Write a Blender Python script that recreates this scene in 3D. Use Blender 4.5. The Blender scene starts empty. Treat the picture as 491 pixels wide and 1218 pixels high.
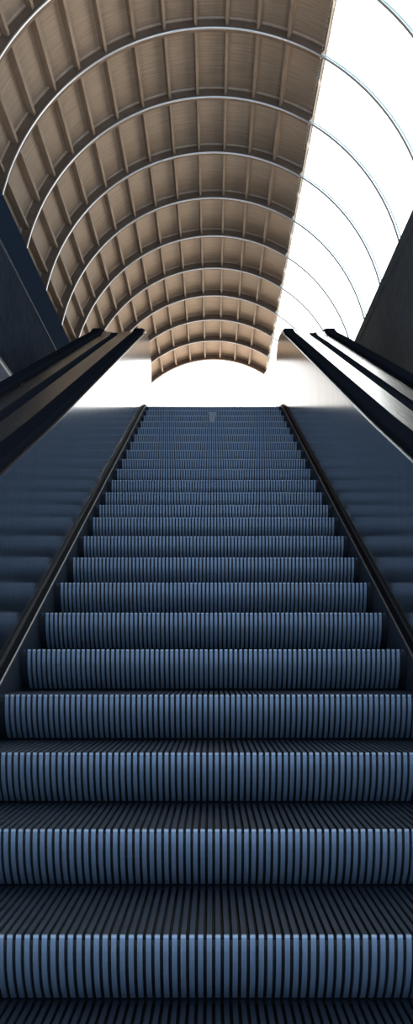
import bpy, bmesh, math
from mathutils import Vector

S = bpy.context.scene
COL = S.collection
PI = math.pi
ZO = 3.0                      # camera height above the lower floor
T30 = math.tan(math.radians(30))

# ------------------------------------------------------------------ helpers
def mesh_obj(name, verts, faces, mat, parent=None, smooth=False):
    me = bpy.data.meshes.new(name)
    me.from_pydata([tuple(v) for v in verts], [], faces)
    bm = bmesh.new(); bm.from_mesh(me)
    bmesh.ops.recalc_face_normals(bm, faces=bm.faces)
    bm.to_mesh(me); bm.free()
    if smooth:
        for p in me.polygons: p.use_smooth = True
    o = bpy.data.objects.new(name, me)
    COL.objects.link(o)
    me.materials.append(mat)
    if parent: o.parent = parent
    return o

def empty(name, loc=(0, 0, 0)):
    o = bpy.data.objects.new(name, None); COL.objects.link(o)
    o.location = loc; o.empty_display_size = .1
    return o

def tag(o, label, cat, group=None, kind=None):
    o['label'] = label; o['category'] = cat
    if group: o['group'] = group
    if kind: o['kind'] = kind
    return o

class MB:
    def __init__(s): s.v = []; s.f = []
    def box(s, a, b):
        n = len(s.v)
        for z in (a[2], b[2]):
            for x, y in ((a[0], a[1]), (b[0], a[1]), (b[0], b[1]), (a[0], b[1])):
                s.v.append((x, y, z))
        s.f += [tuple(n + i for i in q) for q in
                ((0, 3, 2, 1), (4, 5, 6, 7), (0, 1, 5, 4), (1, 2, 6, 5), (2, 3, 7, 6), (3, 0, 4, 7))]
        return s
    def sweep(s, rings, closed_section=True, caps=True, loop=False):
        """rings: list of equal-length point lists"""
        n0 = len(s.v); k = len(rings[0])
        for r in rings: s.v += [tuple(p) for p in r]
        m = len(rings)
        for i in range(m if loop else m - 1):
            a = n0 + i * k; b = n0 + ((i + 1) % m) * k
            for j in range(k if closed_section else k - 1):
                jj = (j + 1) % k
                s.f.append((a + j, a + jj, b + jj, b + j))
        if caps and closed_section and not loop:
            s.f.append(tuple(n0 + j for j in range(k))[::-1])
            s.f.append(tuple(n0 + (m - 1) * k + j for j in range(k)))
        return s
    def build(s, name, mat, parent=None, smooth=False):
        return mesh_obj(name, s.v, s.f, mat, parent, smooth)

# ---------------------------------------------------------------- materials
def new_mat(name):
    m = bpy.data.materials.new(name); m.use_nodes = True
    nt = m.node_tree
    return m, nt, nt.nodes['Principled BSDF']

def plain(name, col, rough=.5, metal=0., spec=.5):
    m, nt, b = new_mat(name)
    b.inputs['Base Color'].default_value = (*col, 1)
    b.inputs['Roughness'].default_value = rough
    b.inputs['Metallic'].default_value = metal
    b.inputs['Specular IOR Level'].default_value = spec
    return m

def streaked(name, c1, c2, scale, rough, metal=0., r2=None, noise_scale=4., detail=4., bump=0., spec=.5):
    """noise stretched by scale mixes two colours (wood grain, brushed metal)"""
    m, nt, b = new_mat(name)
    N = nt.nodes; L = nt.links
    tc = N.new('ShaderNodeTexCoord'); mp = N.new('ShaderNodeMapping')
    mp.inputs['Scale'].default_value = scale
    L.new(tc.outputs['Object'], mp.inputs['Vector'])
    no = N.new('ShaderNodeTexNoise'); no.inputs['Scale'].default_value = noise_scale
    no.inputs['Detail'].default_value = detail
    L.new(mp.outputs['Vector'], no.inputs['Vector'])
    rp = N.new('ShaderNodeValToRGB')
    rp.color_ramp.elements[0].position = .32; rp.color_ramp.elements[1].position = .68
    rp.color_ramp.elements[0].color = (*c1, 1); rp.color_ramp.elements[1].color = (*c2, 1)
    L.new(no.outputs['Fac'], rp.inputs['Fac'])
    L.new(rp.outputs['Color'], b.inputs['Base Color'])
    b.inputs['Metallic'].default_value = metal
    b.inputs['Specular IOR Level'].default_value = spec
    b.inputs['Roughness'].default_value = rough
    if r2 is not None:
        mr = N.new('ShaderNodeMapRange')
        mr.inputs['To Min'].default_value = rough; mr.inputs['To Max'].default_value = r2
        L.new(no.outputs['Fac'], mr.inputs['Value']); L.new(mr.outputs['Result'], b.inputs['Roughness'])
    if bump:
        bp = N.new('ShaderNodeBump'); bp.inputs['Strength'].default_value = bump
        bp.inputs['Distance'].default_value = .004
        L.new(no.outputs['Fac'], bp.inputs['Height']); L.new(bp.outputs['Normal'], b.inputs['Normal'])
    return m

WOOD = streaked('weathered oak boards', (.185, .130, .085), (.27, .195, .132), (1.2, 26, 1.2), .65, noise_scale=1.6, detail=6)
WOOD_RIB = streaked('dark oak rib', (.100, .062, .038), (.150, .096, .062), (2, 14, 2), .6, noise_scale=2)
WOOD_BAT = streaked('oak batten', (.175, .122, .080), (.25, .178, .120), (14, 1.5, 14), .6, noise_scale=2)
WOOD_MOULD = streaked('pale oak moulding', (.27, .18, .115), (.36, .25, .165), (6, 6, 6), .55, noise_scale=2)
STEEL_ARCH = plain('polished steel tube', (.56, .55, .53), .32, 1.)
STEP = streaked('blue anodised step metal', (.165, .215, .285), (.205, .26, .335), (30, 3, 3), .42, metal=.25, noise_scale=3)
NOSE_GLINT = plain('pale blue nose glint', (.36, .45, .56), .4, .2)  # pale tone puts the edge highlight into the colour
TREAD = streaked('dark slate tread metal', (.038, .056, .078), (.050, .072, .096), (3, 3, 30), .5, metal=.2, noise_scale=3)
STEP_DARK = plain('step groove black', (.006, .007, .009), .7)
STEP_SIDE = plain('step side plate', (.012, .015, .02), .55, 0., .2)
PANEL = streaked('brushed steel balustrade panel', (.36, .36, .35), (.50, .50, .49), (1, 22, .25), .13, metal=1., r2=.19, noise_scale=3)
DECK = streaked('brushed steel deck', (.36, .35, .34), (.44, .43, .42), (12, .6, .6), .2, metal=1., r2=.3, noise_scale=4)
SLOT = plain('dark slot', (.012, .015, .021), .6, 0., 0.)
RUBBER = plain('black rubber handrail', (.008, .010, .014), .7, 0., 0.)
BEAD_IN = plain('satin steel bead', (.17, .175, .18), .4, .5)
BEAD = plain('grey steel bead', (.045, .048, .052), .5, 0., .12)
LIP = plain('bright steel edging', (.45, .46, .48), .25, 1.)
SKIRT = plain('dark blue skirt', (.034, .044, .058), .45, 0., .2)
SKIRT_TOP = plain('black skirt brush', (.006, .007, .009), .6, 0., .03)
FASCIA = streaked('slate blue cladding', (.017, .023, .033), (.025, .032, .043), (1, 1, 1), .7, noise_scale=6, spec=0.)
FASCIA_R = streaked('charcoal cladding', (.068, .076, .082), (.085, .093, .099), (1, 1, 1), .7, noise_scale=6, spec=0.)
TRIM = plain('blue grey edge trim', (.013, .021, .034), .6, 0., 0.)
TRIM_LIGHT = plain('pale edge bead', (.07, .085, .10), .5, 0., .1)
FLOORM = plain('pale stone floor', (.72, .68, .62), .4)
SOIL = plain('dark floor', (.05, .055, .065), .6)
PALE = plain('pale mark sheet', (.29, .315, .34), .6)

def glass_mat():
    m, nt, b = new_mat('clear vault glass')
    N = nt.nodes; L = nt.links
    tr = N.new('ShaderNodeBsdfTransparent'); tr.inputs['Color'].default_value = (.97, .99, .985, 1)
    gl = N.new('ShaderNodeBsdfGlossy'); gl.inputs['Roughness'].default_value = .03
    fr = N.new('ShaderNodeFresnel'); fr.inputs['IOR'].default_value = 1.25
    mx = N.new('ShaderNodeMixShader')
    sc = N.new('ShaderNodeMath'); sc.operation = 'MULTIPLY'; sc.inputs[1].default_value = .10; sc.use_clamp = True
    L.new(fr.outputs['Fac'], sc.inputs[0]); L.new(sc.outputs[0], mx.inputs['Fac']); L.new(tr.outputs[0], mx.inputs[1]); L.new(gl.outputs[0], mx.inputs[2])
    L.new(mx.outputs[0], N['Material Output'].inputs['Surface'])
    return m
GLASS = glass_mat()
GLASS_EDGE = plain('green glass edge', (.62, .84, .80), .3, 0., .2)

# ------------------------------------------------------------------- world
SKY_FRONT, SKY_LEFT, SKY_BACK = (3.4, 3.4, 3.4), (1.35, 1.3, 1.25), (.35, .55, .85)
FILL_FRONT, FILL_BACK = (5.0, 4.3, 3.6), (1.4, 1.9, 2.6)  # glow from below the horizon, added to lift ceiling and risers
w = bpy.data.worlds.new('overcast sky plus fill'); S.world = w; w.use_nodes = True
nt = w.node_tree; N = nt.nodes; L = nt.links
bg = N['Background']
tc = N.new('ShaderNodeTexCoord'); sep = N.new('ShaderNodeSeparateXYZ')
L.new(tc.outputs['Generated'], sep.inputs[0])
def axis(sock, e0, e1):
    m = N.new('ShaderNodeMapRange'); m.interpolation_type = 'SMOOTHSTEP'
    m.inputs['From Min'].default_value = e0; m.inputs['From Max'].default_value = e1
    L.new(sep.outputs[sock], m.inputs['Value']); return m.outputs['Result']
def mixc(fac, a, b):
    m = N.new('ShaderNodeMixRGB'); L.new(fac, m.inputs['Fac'])
    for k, v in ((1, a), (2, b)):
        if isinstance(v, tuple): m.inputs[k].default_value = (*v, 1)
        else: L.new(v, m.inputs[k])
    return m.outputs['Color']
front = axis('Y', -.45, .05)
sky = mixc(front, SKY_BACK, mixc(axis('X', -.16, .02), SKY_LEFT, SKY_FRONT))
fill_below = mixc(front, FILL_BACK, FILL_FRONT)
L.new(mixc(axis('Z', -.03, .01), fill_below, sky), bg.inputs['Color'])
bg.inputs['Strength'].default_value = 1.0

# ------------------------------------------------------------------ camera
cd = bpy.data.cameras.new('camera'); cam = bpy.data.objects.new('camera', cd); COL.objects.link(cam)
F = 847.0
cd.sensor_fit = 'AUTO'; cd.sensor_width = 36; cd.lens = F / 1218 * 36
cd.shift_x = -8.5 / 1218
PITCH = math.atan((783 - 609) / F)
cam.location = (0, 0, ZO); cam.rotation_euler = (PI / 2 + PITCH, 0, 0)
cd.clip_start = .05; cd.clip_end = 400
S.camera = cam
S.view_settings.view_transform = 'Standard'; S.view_settings.look = 'None'
S.view_settings.exposure = 0; S.view_settings.gamma = 1; S.view_settings.use_curve_mapping = False

# ---------------------------------------------------------------- escalator
Y0, H0, PITCHY = 2.555, -.885, .405        # nose of the first step, run of one step
def nose(t): return Y0 + t * PITCHY, ZO + H0 + t * PITCHY * T30

NR, PER, HW = 76, .0283, 1.112             # ridges, ridge spacing, half width of a tread
RW = .0168                                 # ridge width
RIS, REC = .2338, .105                     # height of riser, how far its foot sits back
def comb(path, inner, half_count, w=RW):
    """ridges following a path in the YZ plane; inner = same path at the groove floor"""
    mb = MB()
    for i in range(half_count):
        x = (i - (half_count - 1) / 2) * PER
        rings = []
        for (y, z), (yi, zi) in zip(path, inner):
            rings.append([(x - w / 2, y, z), (x + w / 2, y, z), (x + w / 2 * .97, yi, zi), (x - w / 2 * .97, yi, zi)])
        mb.sweep(rings)
    return mb
def riser_y(z):                            # z measured downwards from the nose
    R = (RIS * RIS + REC * REC) / (2 * REC)
    return R - math.sqrt(max(R * R - z * z, 0))
def make_step(name, run):
    root = empty(name)
    back = run + REC + .010
    # tread: ridges and floor
    p = [(.004, 0), (back, 0)]; q = [(.010, -.016), (back, -.016)]
    comb(p, q, 78).build('tread', TREAD, root)
    fl = MB().box((-HW, .006, -.035), (HW, back, -.016)).build('groove_floor', STEP_DARK, root)
    # riser: curved ridges
    zs = [.0085, .012, .02, .05, .08, .11, .14, .17, .20, RIS - .012]
    p = [(riser_y(z), -z) for i, z in enumerate(zs)]
    q = [(y + .016, z) for y, z in p]
    comb(p, q, NR).build('riser', STEP, root)
    comb([(.0035, .0005), (-.0005, -.003), (-.0005, -.0085)], [(.016, -.004), (.016, -.005), (.016, -.0085)], NR).build('nose_glint', NOSE_GLINT, root)  # thin strip added as a painted highlight along the step edge
    rings = []
    for z in zs + [RIS + .02]:
        y = riser_y(min(z, RIS)) + .0155
        rings.append([(-NR * PER / 2 + .004, y, -z - .002), (NR * PER / 2 - .004, y, -z - .002),
                      (NR * PER / 2 - .004, y + .012, -z - .002), (-NR * PER / 2 + .004, y + .012, -z - .002)])
    MB().sweep(rings).build('riser_backing', STEP_DARK, root)
    for s in (-1, 1):                      # plain plates closing the step at both ends
        rings = []
        for z in zs + [RIS + .02]:
            y = riser_y(min(z, RIS)) + .013
            a, b = NR * PER / 2 - .007, HW + .0045
            rings.append([(s * a, y, -z - .003), (s * b, y, -z - .003), (s * b, y + .02, -z - .003), (s * a, y + .02, -z - .003)])
        MB().sweep(rings).build('side_plate', STEP_SIDE, root)
    return root

def copy_tree(o):
    c = o.copy(); COL.objects.link(c)
    for ch in o.children:
        d = ch.copy(); COL.objects.link(d); d.parent = c
    return c

ORD = ['lowest', 'second', 'third', 'fourth', 'fifth', 'sixth', 'seventh', 'eighth', 'ninth', 'tenth', 'eleventh',
       'twelfth', 'thirteenth', 'fourteenth', 'fifteenth', 'sixteenth', 'seventeenth', 'eighteenth', 'nineteenth',
       'twentieth', 'twenty-first', 'twenty-second', 'twenty-third', 'twenty-fourth', 'twenty-fifth']
tpos = [-1, 0, 1, 2, 3, 4, 5, 6, 7, 8, 9.03, 9.8, 10.68, 11.63, 12.6, 13.57, 14.54, 15.5, 16.47, 17.44, 18.41, 19.37, 20.33, 21.2]
protos = {}
nsteps = len(tpos)
for i, t in enumerate(tpos):
    nxt = tpos[i + 1] if i + 1 < nsteps else t + .97
    run = round((nxt - t) * PITCHY, 4)
    if run in protos:
        o = copy_tree(protos[run])
    else:
        o = protos[run] = make_step('escalator_step', run)
    y, z = nose(t)
    o.location = (0, y, z)
    if i == 0:
        lb = 'blue ridged escalator step lowest in view, only its grooved tread showing'
    elif i == nsteps - 1:
        lb = 'ridged escalator step at the very top, against the white opening'
    else:
        lb = f'blue-grey ridged escalator step, {ORD[i]} from the lowest one in view'
    tag(o, lb, 'escalator step', 'moving steps of the escalator')

yt, zt = nose(21.2)
ytop = yt + .405 + REC
LAND = zt + .012
# landing comb plate
cp = empty('comb_plate', (0, ytop, zt))
tag(cp, 'grey metal comb plate where the topmost step meets the landing', 'comb plate')
MB().box((-1.11, 0, -.03), (1.11, .5, .008)).build('plate', DECK, cp)
mb = MB()
for i in range(77):
    x = (i - 38) * PER
    mb.box((x - .004, -.05, -.012), (x + .004, 0, .006))
mb.build('comb_teeth', DECK, cp)

# pale mark of unknown kind near the top, added as a thin sheet
sy, sz = nose(19.37)
mb = MB()
pts = [(-.065, .0, .075), (.065, .0, .075), (.012, -.004, -.204), (-.012, -.004, -.204)]
rings = [[(x, y - .012 - .004 * k, z) for x, y, z in pts] for k in (0, 1)]
mb.sweep(rings)
o = mb.build('pale_mark', PALE)
o.location = (-.02, sy - .004, sz - .02)
tag(o, 'small pale tapered mark of unknown kind near the top of the steps, right of the middle', 'mark')

# ------------------------------------------------------------- balustrades
def lift(Y):                               # height of balustrade edge above the nose line
    return 1.16 + .12 * min(max((Y - 5.0) / 5.5, 0), 1)
def nl(Y): return H0 + (Y - Y0) * T30
EDGE = [(Y, nl(Y) + lift(Y)) for Y in (1.2, 2.5, 4, 5, 6, 7, 8, 9, 10, 10.9)]
EDGE += [(11.15, 5.40), (11.4, 5.50), (11.7, 5.59), (12.0, 5.63), (12.22, 5.58), (12.38, 5.46), (12.48, 5.29), (12.53, 5.08), (12.54, 4.8), (12.54, LAND - ZO + .02)]
NINC = 13                                  # points up to the crest and a bit over it
def path_normals(P):
    out = []
    for i in range(len(P)):
        a = P[max(i - 1, 0)]; b = P[min(i + 1, len(P) - 1)]
        ty, tz = b[0] - a[0], b[1] - a[1]; l = math.hypot(ty, tz)
        out.append((-tz / l, ty / l))
    return out
def along(P, section, s):
    """section: (X, offset along the normal) pairs"""
    nn = path_normals(P)
    return [[(s * x, y + n[0] * q, ZO + h + n[1] * q) for x, q in section] for (y, h), n in zip(P, nn)]

LOW = [(1.2, nl(1.2)), (10.9, nl(10.9)), (11.4, LAND - ZO), (12.54, LAND - ZO)]
PX = 1.163
names = {-1: 'left', 1: 'right'}
for s in (-1, 1):
    side = names[s]; brown = 'brown reflections' if s < 0 else 'white sky reflected on its deck'
    b = empty('escalator_balustrade', (s * PX, 6, ZO + nl(6)))
    b0 = Vector(b.location)
    def put(mb, nm, mat, smooth=False):
        o = mb.build(nm, mat, None, smooth); o.parent = b
        o.matrix_parent_inverse.identity(); o.location = -b0
        return o
    tag(b, f'brushed steel escalator balustrade on the {side}, with ' + brown, 'balustrade', 'balustrades beside the steps')
    # inner panel: polygon between lower path and edge
    top = EDGE
    low = [(1.2, nl(1.2) - .02)] + [(Y, nl(Y) - .02) for Y in (2.5, 4, 5, 6, 7, 8, 9, 10, 10.9)]
    low += [(11.15, LAND - ZO - .02)] * 0
    poly = list(top) + [(12.54, LAND - ZO - .05)][:0] + [(11.3, LAND - ZO)] + low[::-1]
    n = len(poly)
    mb = MB()
    for x in (PX, PX + .012):
        mb.v += [(s * x, y, ZO + h) for y, h in poly]
    mb.f = [tuple(range(n))[::-1], tuple(range(n, 2 * n))] + [(i, (i + 1) % n, n + (i + 1) % n, n + i) for i in range(n)]
    put(mb, 'inner_panel', PANEL)
    # bright edging along the top
    put(MB().sweep(along(EDGE[:12], [(1.155, .007), (1.182, .007), (1.182, -.007), (1.155, -.007)], s)), 'edging_strip', LIP)
    D = EDGE[:-3]
    put(MB().sweep(along(D, [(1.182, -.005), (1.597, -.005), (1.597, -.03), (1.182, -.03)], s)), 'deck_plate', DECK)
    put(MB().sweep(along(D, [(1.717, -.005), (2.045, -.005), (2.045, -.03), (1.717, -.03)], s)), 'deck_plate', DECK)
    put(MB().sweep(along(D, [(1.590, -.022), (1.724, -.022), (1.724, -.05), (1.590, -.05)], s)), 'deck_slot', SLOT)
    # outer cladding
    mb = MB()
    for x in (2.03, 2.045):
        mb.v += [(s * x, y, ZO + h - .03) for y, h in top] + [(s * x, y, ZO + h - 1.28) for y, h in poly[len(top):]]
    mb.f = [tuple(range(n))[::-1], tuple(range(n, 2 * n))] + [(i, (i + 1) % n, n + (i + 1) % n, n + i) for i in range(n)]
    put(mb, 'outer_cladding', FASCIA)
    # skirt and its cap
    SK = [(1.2, nl(1.2)), (3, nl(3)), (6, nl(6)), (9, nl(9)), (10.9, nl(10.9) + .02), (11.35, LAND - ZO + .06), (11.9, LAND - ZO + .10)]
    put(MB().sweep(along(SK, [(1.117, -.36), (1.117, .005), (1.135, .005), (1.135, -.36)], s)), 'skirt_board', SKIRT)
    put(MB().sweep(along(SK, [(1.120, .006), (1.130, .020), (1.160, .030), (1.162, -.05), (1.136, -.05), (1.136, .004)], s)), 'skirt_cap', SKIRT_TOP)
    put(MB().sweep(along(SK, [(1.1155, .010), (1.1225, .014), (1.1225, .004), (1.1155, .004)], s)), 'skirt_bead', BEAD_IN)
    put(MB().sweep(along(SK, [(1.153, .036), (1.162, .036), (1.162, .028), (1.153, .028)], s)), 'skirt_bead', BEAD)
    # handrails
    for xin, xout, lab in ((1.187, 1.343, 'inner'), (1.885, 2.04, 'outer')):
        h = empty('handrail', b0)
        tag(h, f'black flat-topped {lab} handrail along the {side} balustrade', 'handrail', 'black escalator handrails')
        sec = [(xin, .0), (xin, .040), (xin + .012, .052), (xout - .012, .052), (xout, .040), (xout, .0)]
        o = MB().sweep(along(D, sec, s)).build('belt', RUBBER, h); o.location = -b0
        sec = [(xin + .02, -.006), (xin + .02, .002), (xout - .02, .002), (xout - .02, -.006)]
        o = MB().sweep(along(D, sec, s)).build('guide_rail', LIP, h); o.location = -b0

# ------------------------------------------------------------------- vault
SP = 1.40                                  # spacing of arches
def ring_y(k): return (5.70 + k) * SP
VC, VA, VB = ZO + 4.365 * SP, 2.275 * SP, 2.539 * SP
def vp(a, r=0., y=0.):
    """point on the vault; a = degrees from the crown, positive to the right; r outward offset"""
    a = math.radians(a)
    nx, nz = math.sin(a) / VA, math.cos(a) / VB; l = math.hypot(nx, nz)
    return (VA * math.sin(a) + nx / l * r, y, VC + VB * math.cos(a) + nz / l * r)
A0, A1 = -84, 31.3                         # timber part
G1 = 82                                    # glass down to here
def frange(a, b, n): return [a + (b - a) * i / n for i in range(n + 1)]
DEP = .17                                 # depth of the coffers
KEND, KBACK = 10, -9
# continuous boards
mb = MB()
rings = []
for a in frange(A0, A1, 60):
    rings.append([vp(a, DEP, ring_y(KBACK)), vp(a, DEP, ring_y(KEND) + .05), vp(a, DEP + .06, ring_y(KEND) + .05), vp(a, DEP + .06, ring_y(KBACK))])
mb.sweep(rings)
o = mb.build('ceiling', WOOD, None, True); o['kind'] = 'structure'
for p in o.data.polygons: p.use_smooth = len(p.vertices) == 4 and abs(p.normal.y) < .5
angs = [21.0 - 8.65 * i for i in range(13)]
KO = {0: 'nearest to the viewer', 1: 'second from the viewer', 2: 'third from the viewer', 3: 'fourth from the viewer', 4: 'fifth from the viewer',
      5: 'sixth from the viewer', 6: 'fifth from the far end', 7: 'fourth from the far end', 8: 'third from the far end', 9: 'second from the far end', 10: 'last, at the far end'}
RT = .085                                  # thickness of a rib
proto = None
def arc_strip(sec, a0=A0, a1=A1, n=60):
    """section: (y, r) pairs swept around the vault"""
    return MB().sweep([[vp(a, r, y) for y, r in sec] for a in frange(a0, a1, n)])
for k in range(0, KEND + 1):
    if proto is None:
        c = empty('coffer_frame', (0, 0, 0)); proto = c
        # rib: its front face carries the boards of the bay before it
        o = arc_strip([(0, -.0), (RT, -.0), (RT, DEP), (0, DEP)]).build('arch_rib', WOOD_RIB, c)
        arc_strip([(-.034, DEP), (-.020, DEP - .022), (0, DEP - .022), (0, DEP)]).build('moulding', WOOD_MOULD, c)
        arc_strip([(RT, DEP), (RT, DEP - .03), (RT + .012, DEP - .03), (RT + .03, DEP)]).build('moulding', WOOD_BAT, c)
        for a in angs:
            da = math.degrees(.021 / VA)
            yb, yf = -SP + RT, 0.
            sec = lambda y: [vp(a - da, .045, y), vp(a + da, .045, y), vp(a + da * 1.5, DEP, y), vp(a - da * 1.5, DEP, y)]
            MB().sweep([sec(yb), sec(yf)]).build('batten', WOOD_BAT, c)
        da = math.degrees(.008 / VA)
        a = A1 - da
        sec = lambda y: [vp(a - da, DEP - .05, y), vp(a + da, DEP - .05, y), vp(a + da, DEP + .06, y), vp(a - da, DEP + .06, y)]
        MB().sweep([sec(-SP + RT), sec(0)]).build('edge_board', WOOD_BAT, c)
    else:
        c = copy_tree(proto)
    c.location = (0, ring_y(k), 0)
    tag(c, f'curved oak rib with its bay of battens in the vault, {KO[k]}', 'ceiling coffer', 'oak coffer bays of the vault')
# steel arches
TR = .0185
proto = None
for k in range(0, KEND):
    if proto is None:
        t = []
        for a in frange(-84, G1, 110):
            c0 = Vector(vp(a, -.012)); n = (Vector(vp(a, 1)) - Vector(vp(a, 0))).normalized()
            t.append([tuple(c0 + n * (TR * math.cos(q)) + Vector((0, TR * math.sin(q), 0))) for q in [i * PI / 4 for i in range(8)]])
        o = proto = MB().sweep(t).build('steel_arch', STEEL_ARCH, None, True)
    else:
        o = proto.copy(); COL.objects.link(o)
    o.location = (0, ring_y(k) - .006, 0)
    tag(o, f'thin polished steel arch under the oak vault and glass, {KO[k]}' if k < 5 else
        f'thin polished steel arch under the oak vault and glass, {["fifth","fourth","third","second","first"][k-5]} from the far end', 'arch', 'steel arches of the vault')
# glass bays
proto = seam = None
for n, k in enumerate(range(KBACK, KEND)):
    if proto is None:
        o = proto = MB().sweep([[vp(a, r, y) for y, r in ((.012, .03), (SP - .012, .03), (SP - .012, .042), (.012, .042))] for a in frange(A1, G1 + 3, 40)]).build('window_1', GLASS, None, True)
    else:
        o = proto.copy(); COL.objects.link(o); o.name = f'window_{n+1}'
    o['kind'] = 'structure'
    o.location = (0, ring_y(k), 0)
    if seam is None:
        q = seam = MB().sweep([[vp(a, r, y) for y, r in ((-.008, .028), (.008, .028), (.008, .045), (-.008, .045))] for a in frange(A1 + .4, G1 + 3, 60)]).build('glass_seam', GLASS_EDGE, o)
    else:
        q = seam.copy(); COL.objects.link(q); q.parent = o

# ------------------------------------------------------------- side walls
WX = 3.08
YB, YE = -7.0, ring_y(KEND) + .05
for s, nm, m in ((-1, 'wall_left', FASCIA), (1, 'wall_right', FASCIA_R)):
    h0, h1, h2 = ZO + 4.22, ZO + 5.93, ZO + (6.63 if s < 0 else 6.80)
    mb = MB()
    a, b = (s * (WX + .03), s * (WX + .62)) if s > 0 else (s * (WX + .62), s * (WX + .03))
    mb.box((a, YB, h0), (b, YE, h2))
    o = mb.build(nm, m); o['kind'] = 'structure'
    a, b = sorted((s * WX, s * (WX + .03)))
    tr = MB().box((a, YB, h1 if s < 0 else h2 - .16), (b, YE, h2 + .01)).build('trim_1' if s < 0 else 'trim_2', TRIM if s < 0 else FASCIA_R, o)
    MB().box((a, YB, (h1 if s < 0 else h2 - .16) - .025), (b, YE, h1 if s < 0 else h2 - .16)).build('trim_bead', TRIM_LIGHT if s < 0 else FASCIA_R, o)
    if s < 0:
        MB().box((a, YB, h0), (b, YE, h0 + .05)).build('trim_bead', TRIM_LIGHT, o)

# ------------------------------------------------------------------ floors
o = MB().box((-3.7, ytop + .5, LAND - 1.2), (3.7, YE + 3, LAND - .004)).build('floor', FLOORM); o['kind'] = 'structure'
o = MB().box((-2.2, .3, -.3), (2.2, 13, .02)).build('floor_lower', SOIL); o['kind'] = 'structure'
